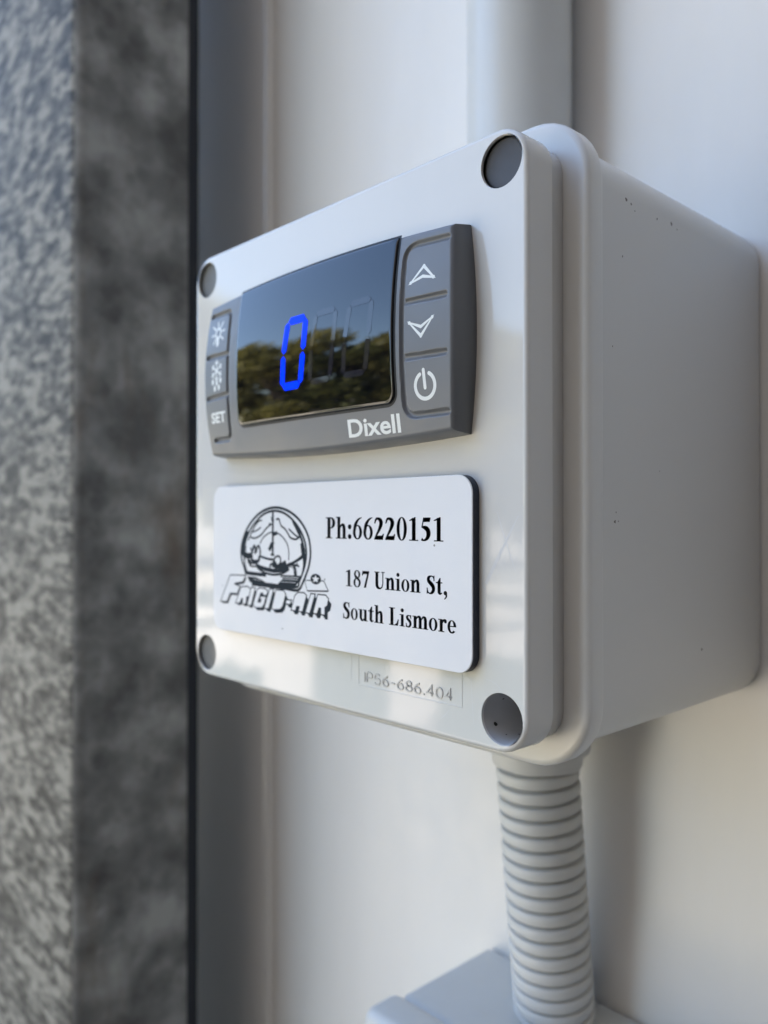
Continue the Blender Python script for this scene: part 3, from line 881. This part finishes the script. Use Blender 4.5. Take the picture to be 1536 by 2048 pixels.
def serif(name, text, x0, x1, z, cap):
    out = Art(); x = 0.0
    for ch in text:
        if ch == ' ':
            x += 0.38; continue
        A_ = Art(); w_ = GL[ch](A_)
        b_ = len(out.v)
        out.v += [(px + x, py, hh) for px, py, hh in A_.v]
        out.f += [tuple(b_ + i for i in f_) for f_ in A_.f]
        x += w_ + 0.03
    s_ = (x1 - x0) / x
    base_v, base_f = list(out.v), list(out.f)          # fatten the strokes a little
    for dx in (-0.012, 0.012):
        b_ = len(out.v)
        out.v += [(px + dx, py, hh + 0.004) for px, py, hh in base_v]
        out.f += [tuple(b_ + i for i in f_) for f_ in base_f]
    out.v = [(x0 + px * s_, z + py * cap, hh) for px, py, hh in out.v]
    return add(name, out.mesh(name, on_plate), M['engrave'], npl)
serif("phone_lettering", "Ph:66220151", 2.4, 31.6, -14.55, 3.78)
serif("street_lettering", "187 Union St,", 7.75, 32.2, -22.8, 2.9)
serif("town_lettering", "South Lismore", 7.1, 33.9, -28.5, 2.9)

EMB_STROKES = [ ([(-23.39,-22.30),(-24.00,-20.98),(-24.81,-19.55),(-25.12,-17.86),(-24.82,-16.16),(-23.91,-14.33),(-22.51,-12.63),(-20.54,-11.07),(-18.41,-9.91),(-15.75,-9.11),(-12.97,-8.86),(-10.26,-9.21),(-7.79,-10.01),(-5.54,-11.26),(-3.85,-12.80),(-2.68,-14.53),(-2.18,-16.45),(-2.18,-18.18),(-2.67,-19.93),(-3.50,-21.51),(-4.34,-22.78),(-5.87,-24.42),(-9.88,-24.39),(-15.35,-24.30),(-21.30,-24.22)],0.193),
([(-22.89,-22.05),(-23.70,-20.40),(-24.00,-18.39),(-23.87,-17.03),(-23.11,-15.00),(-21.52,-12.96),(-19.56,-11.51),(-18.02,-10.52),(-15.75,-9.76),(-13.15,-9.51),(-10.61,-9.89),(-8.49,-10.74),(-6.57,-11.99),(-5.03,-13.43),(-3.93,-15.06),(-3.43,-16.69),(-3.42,-18.23),(-3.84,-19.78),(-4.51,-21.15),(-5.53,-22.75),(-6.73,-23.96),(-15.35,-23.84),(-21.30,-23.92)],0.170),
([(-13.98,-9.55),(-14.06,-18.17)],0.227),
([(-14.25,-15.81),(-15.27,-17.24)],0.341),
([(-14.71,-18.03),(-13.50,-18.10)],0.159),
([(-15.37,-12.15),(-14.44,-12.09)],0.159),
([(-12.60,-13.74),(-14.06,-14.19)],0.295),
([(-18.39,-16.01),(-17.25,-14.78),(-15.36,-13.88),(-13.88,-13.70),(-12.23,-13.89),(-10.61,-14.66),(-9.36,-15.80),(-8.83,-17.16),(-8.83,-18.94)],0.080),
([(-21.71,-14.75),(-20.14,-14.94),(-18.01,-14.25),(-16.49,-13.13),(-15.37,-12.47),(-14.44,-12.14)],0.114),
([(-21.12,-13.74),(-19.56,-13.39),(-18.02,-12.71)],0.091),
([(-22.51,-15.43),(-21.52,-14.08),(-20.14,-12.51),(-18.79,-11.51),(-17.64,-11.39)],0.102),
([(-12.96,-11.28),(-12.05,-11.06),(-11.33,-12.34),(-10.07,-12.96),(-9.01,-13.90),(-8.31,-14.62),(-6.74,-14.91),(-5.71,-14.58)],0.125),
([(-8.83,-12.95),(-7.78,-13.57),(-6.40,-14.28),(-5.37,-14.57)],0.114),
([(-23.30,-16.57),(-23.50,-17.81),(-23.10,-18.36)],0.091),
([(-23.90,-18.27),(-22.50,-18.56),(-21.11,-18.29)],0.477),
([(-22.50,-19.01),(-22.30,-19.79),(-21.50,-19.53)],0.284),
([(-21.71,-16.87),(-21.11,-17.85)],0.136),
([(-21.11,-18.07),(-20.92,-17.18),(-20.33,-16.50),(-19.94,-17.15),(-20.13,-18.04)],0.227),
([(-19.74,-17.81),(-19.36,-16.80),(-18.78,-16.46),(-18.30,-17.43),(-18.39,-18.42)],0.182),
([(-21.11,-18.29),(-21.11,-19.41),(-18.97,-19.44),(-18.58,-18.43)],0.250),
([(-18.39,-18.48),(-16.48,-18.80),(-14.98,-18.96),(-13.69,-18.96)],0.159),
([(-13.69,-18.96),(-12.77,-18.34),(-11.86,-18.31),(-11.41,-18.93),(-11.68,-19.90)],0.136),
([(-19.54,-20.29),(-18.00,-20.71),(-15.35,-21.05),(-13.13,-21.14),(-10.78,-20.87),(-8.82,-20.31)],0.318),
([(-8.65,-20.62),(-10.60,-21.45),(-13.13,-21.91),(-15.73,-21.81),(-18.00,-21.32),(-19.54,-20.62)],0.148),
([(-22.10,-20.22),(-20.72,-19.95),(-19.16,-20.10)],0.136),
([(-22.10,-20.45),(-20.71,-20.61),(-19.54,-20.45)],0.114),
([(-12.40,-20.47),(-13.87,-19.13)],0.318),
([(-12.40,-20.47),(-14.24,-20.01)],0.318),
([(-12.40,-20.47),(-11.14,-19.45)],0.318),
([(-12.40,-20.47),(-9.71,-19.29)],0.318),
([(-14.89,-20.79),(-14.89,-20.14),(-14.15,-19.79),(-13.50,-20.09),(-12.95,-20.81)],0.159),
([(-8.82,-19.84),(-7.60,-19.78),(-6.99,-20.44),(-6.73,-21.46),(-6.73,-22.50)],0.386),
([(-6.91,-19.70),(-5.53,-19.96)],0.136),
([(-6.13,-19.36),(-6.39,-19.99)],0.136),
([(-23.29,-22.01),(-20.12,-22.08),(-16.29,-22.11)],0.295) ]
EMB_POLYS = [ [(-7.96,-11.27),(-6.74,-11.99),(-5.37,-13.33),(-4.35,-15.07),(-3.68,-16.90),(-3.59,-18.54),(-4.01,-20.10),(-4.68,-21.57),(-4.88,-21.58),(-4.38,-19.80),(-4.48,-17.95),(-4.82,-17.76),(-5.23,-15.71),(-4.82,-15.59),(-5.33,-14.57),(-6.02,-13.86),(-6.74,-12.93),(-7.44,-12.10)],
[(-4.52,-17.65),(-4.18,-18.36),(-6.39,-19.27),(-8.82,-20.10),(-11.68,-20.75),(-12.77,-20.59),(-11.86,-20.18),(-8.47,-19.45),(-6.39,-18.64)],
[(-24.81,-18.42),(-25.02,-17.07),(-24.32,-15.02),(-23.11,-13.54),(-22.41,-13.53),(-23.41,-15.45),(-23.87,-17.03),(-23.74,-18.38),(-23.40,-19.49)],
[(-14.72,-10.58),(-13.51,-11.28),(-14.07,-11.87),(-14.44,-11.49)],
[(-14.43,-13.76),(-13.51,-13.75),(-13.69,-14.50),(-14.25,-14.51)],
[(-14.62,-15.81),(-14.06,-15.37),(-13.42,-15.79),(-14.06,-16.23)],
[(-22.89,-22.72),(-19.93,-22.68),(-18.00,-23.07),(-16.47,-23.53),(-16.85,-23.88),(-21.10,-23.98),(-22.09,-23.68)],
[(-11.13,-21.81),(-4.85,-21.68),(-5.53,-22.75),(-6.73,-23.84),(-12.40,-23.78),(-11.85,-23.21),(-10.60,-22.51),(-11.67,-22.14)] ]
EMB_WHITE = [ ([(-11.13,-22.22),(-5.70,-22.09)],0.102),
([(-10.42,-22.58),(-6.04,-22.49)],0.091),
([(-11.67,-23.15),(-6.56,-23.07)],0.068),
([(-8.39,-20.08),(-7.60,-20.05),(-7.08,-20.96)],0.091),
([(-20.71,-23.16),(-18.00,-23.29)],0.068) ]
EMB_LETTERS = [ [(-32.70,-28.36),(-29.09,-22.85),(-23.63,-22.65),(-24.52,-23.81),(-27.39,-24.24),(-27.69,-24.63),(-25.72,-24.93),(-26.56,-26.32),(-29.23,-26.41),(-30.48,-28.28)],
[(-26.92,-28.27),(-25.11,-25.06),(-22.74,-24.83),(-21.72,-25.34),(-22.30,-26.61),(-23.18,-26.84),(-23.47,-28.26),(-24.51,-28.34),(-24.36,-27.25),(-24.96,-27.21),(-25.71,-28.26)],
[(-22.73,-28.37),(-21.28,-24.90),(-20.13,-25.00),(-21.57,-28.44)],
[(-20.41,-28.43),(-20.64,-28.12),(-19.27,-25.27),(-18.56,-24.90),(-16.46,-24.92),(-15.77,-25.28),(-16.18,-26.03),(-17.15,-26.01),(-17.29,-25.62),(-18.14,-25.68),(-19.27,-27.70),(-18.08,-27.69),(-17.71,-26.93),(-18.27,-26.89),(-17.99,-26.47),(-16.46,-26.44),(-17.01,-27.85),(-17.71,-28.54),(-19.83,-28.71)],
[(-16.73,-28.55),(-14.94,-24.83),(-13.85,-24.84),(-15.49,-28.61)],
[(-14.25,-28.43),(-12.91,-24.93),(-10.52,-24.86),(-9.86,-25.44),(-10.78,-27.68),(-11.57,-28.37),(-13.71,-28.62)],
[(-9.73,-27.13),(-9.47,-26.57),(-8.05,-26.54),(-8.43,-27.19)],
[(-7.91,-28.23),(-6.77,-25.53),(-5.89,-24.94),(-4.02,-24.89),(-3.40,-25.30),(-4.63,-28.26),(-5.63,-28.27),(-5.26,-27.40),(-6.39,-27.34),(-6.77,-28.21)],
[(-3.52,-28.32),(-1.94,-24.90),(-0.85,-24.90),(-2.42,-28.38)],
[(-1.21,-28.27),(0.10,-24.91),(2.33,-24.90),(3.03,-25.44),(2.68,-26.63),(1.99,-26.98),(1.99,-28.30),(1.05,-28.30),(1.05,-27.20),(0.34,-27.11),(-0.25,-28.27)] ]
EMB_BOX = [(-3.77,-22.53),(1.75,-22.37),(2.91,-23.91),(-3.03,-24.22)]
EMB_DISC = [(-0.54,-22.06),(1.00,-21.97),(-0.54,-21.09)]

em = Art()
for pts, w_ in EMB_STROKES:
    em.stroke(pts, w_ * 2.2 + 0.11, 0.0, cap=False, sub=4)
for pts in EMB_POLYS:
    em.poly(pts)
for i, pts in enumerate(EMB_LETTERS):
    dp = 0.50 + 0.05 * i
    for s_ in np.linspace(0, 1, 4):
        em.poly([(x + dp * s_, z - dp * 0.9 * s_) for x, z in pts])
    em.stroke(pts, 0.48, 0.0, closed=True, smooth=False)
em.poly([(x + 0.1, z - 0.28) for x, z in EMB_BOX]); em.stroke(EMB_BOX, 0.36, 0.0, closed=True, smooth=False)
emblem = add("emblem", em.mesh("emblem", on_plate), M['engrave'], npl)
ew = Art()
for pts, w_ in EMB_WHITE:
    ew.stroke(pts, w_, 0.016, cap=False)
for pts in EMB_LETTERS:
    ew.poly(pts, 0.016)
ew.poly(EMB_BOX, 0.016)
add("emblem_fill", ew.mesh("emblem_fill", on_plate), M['plate_white'], emblem)
ed = Art()
dcx, dcz = EMB_DISC[0]; drx = EMB_DISC[1][0] - dcx; drz = EMB_DISC[2][1] - dcz
ed.poly([(dcx + drx * math.cos(t), dcz + drz * math.sin(t)) for t in np.linspace(0, 2 * math.pi, 30)[:-1]], 0.036)
add("emblem_disc", ed.mesh("emblem_disc", on_plate), M['engrave'], emblem)
es = Art()
es.poly([(dcx + drx * (.78 if k % 2 == 0 else .34) * math.sin(k * math.pi / 5), dcz + drz * (.78 if k % 2 == 0 else .34) * math.cos(k * math.pi / 5)) for k in range(10)], 0.052)
add("emblem_star", es.mesh("emblem_star", on_plate), M['plate_white'], emblem)

# ------------------------------------------------------------------ conduits
def tube_mesh(name, path, radii, n=40, cap=True, angle=30):
    """swept circle along a path (mm)"""
    v, f = [], []
    for i, (p, r_) in enumerate(zip(path, radii)):
        a = Vector(path[max(i - 1, 0)]); b = Vector(path[min(i + 1, len(path) - 1)])
        if (b - a).length < 1e-6: b = a + Vector((0, 0, -1))
        d = (b - a).normalized()
        x = d.cross(Vector((0, 1, 0))).normalized(); y = d.cross(x)
        for k in range(n):
            t = 2 * math.pi * k / n
            q = Vector(p) + (x * math.cos(t) + y * math.sin(t)) * r_
            v.append(tuple(q * MM))
    for i in range(len(path) - 1):
        for k in range(n):
            f.append((i * n + k, i * n + (k + 1) % n, (i + 1) * n + (k + 1) % n, (i + 1) * n + k))
    if cap:
        f.append(tuple(range(n))); f.append(tuple(range((len(path) - 1) * n, len(path) * n))[::-1])
    me = mesh_pydata(name, v, f, True, angle)
    bm = bmesh.new(); bm.from_mesh(me); bmesh.ops.recalc_face_normals(bm, faces=bm.faces); bm.to_mesh(me); bm.free()
    return me

cc = thing("corrugated_conduit", "ribbed pale grey flexible conduit running down from the box", "conduit", (0, 0, Z0))
top, bot = -66.2, -127.0
def cpos(z):
    t = (z - top) / (bot - top)
    return (5.2 - 0.5 * t + 0.6 * math.sin(t * 3.1), -18.6 + 7.4 * t - 0.8 * math.sin(t * 3.1), z)
path, rad = [], []
z = top
pitch = 3.32
pr = [(0.0, 7.3), (0.62, 7.3), (0.66, 8.5), (0.72, 9.0), (0.92, 9.22), (1.6, 9.3), (2.5, 9.28), (2.98, 9.15), (3.14, 8.8), (3.20, 8.3), (3.24, 7.3)]
while z > bot:
    for dz, r_ in pr:
        path.append(cpos(z - dz)); rad.append(r_ + random.uniform(-0.02, 0.02))
    z -= pitch
add("ribbed_tube", tube_mesh("ribbed_tube", path, rad, 56, True, 50), M['conduit'], cc)
gx, gy = 5.2, -18.6
gp = [(-45.0, 12.0), (-62.2, 11.9), (-62.7, 11.75), (-62.85, 11.4), (-62.9, 10.3), (-65.9, 10.1), (-66.3, 9.9), (-66.4, 8.2)]
gl = add("gland", tube_mesh("gland", [(gx, gy, a_) for a_, _ in gp], [b_ for _, b_ in gp], 56), M['conduit'], cc)

rc = thing("rigid_conduit", "smooth pale grey rigid conduit rising above the box", "conduit", (0, 0, Z0))
zs = list(np.linspace(44, 1180, 14))
add("tube", tube_mesh("tube", [(-4.3, -12.7, z_) for z_ in zs], [12.4] * len(zs), 56), M['rigid'], rc)
add("backing_strip", box_rounded("backing_strip", -15.0, 3.2, -3.4, -0.1, 47, 1178, 0.5), M['rigid'], rc)

# ------------------------------------------------------------------ lower box
lb = thing("lower_junction_box", "pale grey plastic box at the bottom edge fed by the ribbed conduit", "junction box", (0, 0, Z0 - 0.125))
add("body", box_rounded("body", -24.3, 42.0, -33.2, -0.3, -100, 0, 2.0, 4), M['rigid'], lb)
add("cover", box_rounded("cover", -26.0, 43.5, -44.5, -32.9, -101.5, 0.9, 3.2, 5), M['rigid'], lb)

# ------------------------------------------------------------------ trees across the yard (seen mirrored in the display)
def tree(x, y, h, rad_, mat, label, seed, dens=5200):
    rg = np.random.default_rng(seed)
    t = thing("tree", label, "tree", (x, y, 0), "trees across the yard")
    bm_v, bm_f = [], []
    def limb(p0, p1, r0, r1, n_=8, segs=4):
        b_ = len(bm_v)
        p0, p1 = np.array(p0), np.array(p1)
        d = (p1 - p0) / np.linalg.norm(p1 - p0)
        xx = np.cross(d, (0.3, 0.8, 0.1)); xx /= np.linalg.norm(xx); yy = np.cross(d, xx)
        for s_ in range(segs + 1):
            q = s_ / segs; c_ = p0 + (p1 - p0) * q + rg.normal(0, 0.05, 3) * (0 < s_ < segs)
            r_ = r0 + (r1 - r0) * q
            for k in range(n_):
                a_ = 2 * math.pi * k / n_
                bm_v.append(tuple(c_ + (xx * math.cos(a_) + yy * math.sin(a_)) * r_))
        for s_ in range(segs):
            for k in range(n_):
                bm_f.append((b_ + s_ * n_ + k, b_ + s_ * n_ + (k + 1) % n_, b_ + (s_ + 1) * n_ + (k + 1) % n_, b_ + (s_ + 1) * n_ + k))
    limb((0, 0, -0.05), (0.1, 0, h * .55), h * .035, h * .018, 10, 6)
    cl = []
    for k in range(16):
        a_ = rg.uniform(0, 6.28); e_ = rg.uniform(0.22, 0.95)
        q = (math.cos(a_) * rad_ * rg.uniform(.3, .8), math.sin(a_) * rad_ * rg.uniform(.3, .8), h * e_)
        limb((0.05, 0, h * rg.uniform(.25, .5)), q, h * .014, h * .004, 6, 3)
        cl.append((q, rad_ * rg.uniform(.28, .5)))
    cl.append(((0, 0, h * .85), rad_ * .5))
    add("trunk", mesh_pydata("trunk", bm_v, bm_f, True, 60), M['bark'], t)
    v, f = [], []
    for k in range(dens):
        c_, r_ = cl[rg.integers(len(cl))]
        d = rg.normal(0, 1, 3); d /= np.linalg.norm(d)
        p = np.array(c_) + d * r_ * rg.uniform(.35, 1.1) ** .6 * np.array((1, 1, .75))
        s_ = rg.uniform(.16, .34)
        a_ = rg.normal(0, 1, 3); a_ /= np.linalg.norm(a_)
        b2 = np.cross(a_, rg.normal(0, 1, 3)); b2 /= np.linalg.norm(b2)
        i0 = len(v)
        v += [tuple(p - a_ * s_), tuple(p + b2 * s_ * .45), tuple(p + a_ * s_), tuple(p - b2 * s_ * .45)]
        f.append((i0, i0 + 1, i0 + 2, i0 + 3))
    add("crown", mesh_pydata("crown", v, f, False), mat, t)
for args in (
    (-22.0, -11.6, 7.7, 3.2, M['leaf'], "tall olive tree mirrored at the left of the display", 3),
    (-18.5, -13.2, 7.0, 2.8, M['leaf'], "olive tree mirrored behind the blue digit", 5),
    (-17.0, -15.6, 5.6, 3.0, M['leaf2'], "dark bushy tree mirrored right of the blue digit", 8),
    (-15.0, -18.0, 6.2, 3.2, M['leaf'], "broad tree mirrored near the display's right edge", 11),
    (-12.0, -19.5, 5.6, 3.2, M['leaf2'], "dark tree mirrored in the cover right of the display", 14),
    (-25.5, -8.8, 6.6, 3.6, M['leaf2'], "dark tree mirrored at the cover's far left edge", 21)):
    tree(*args)
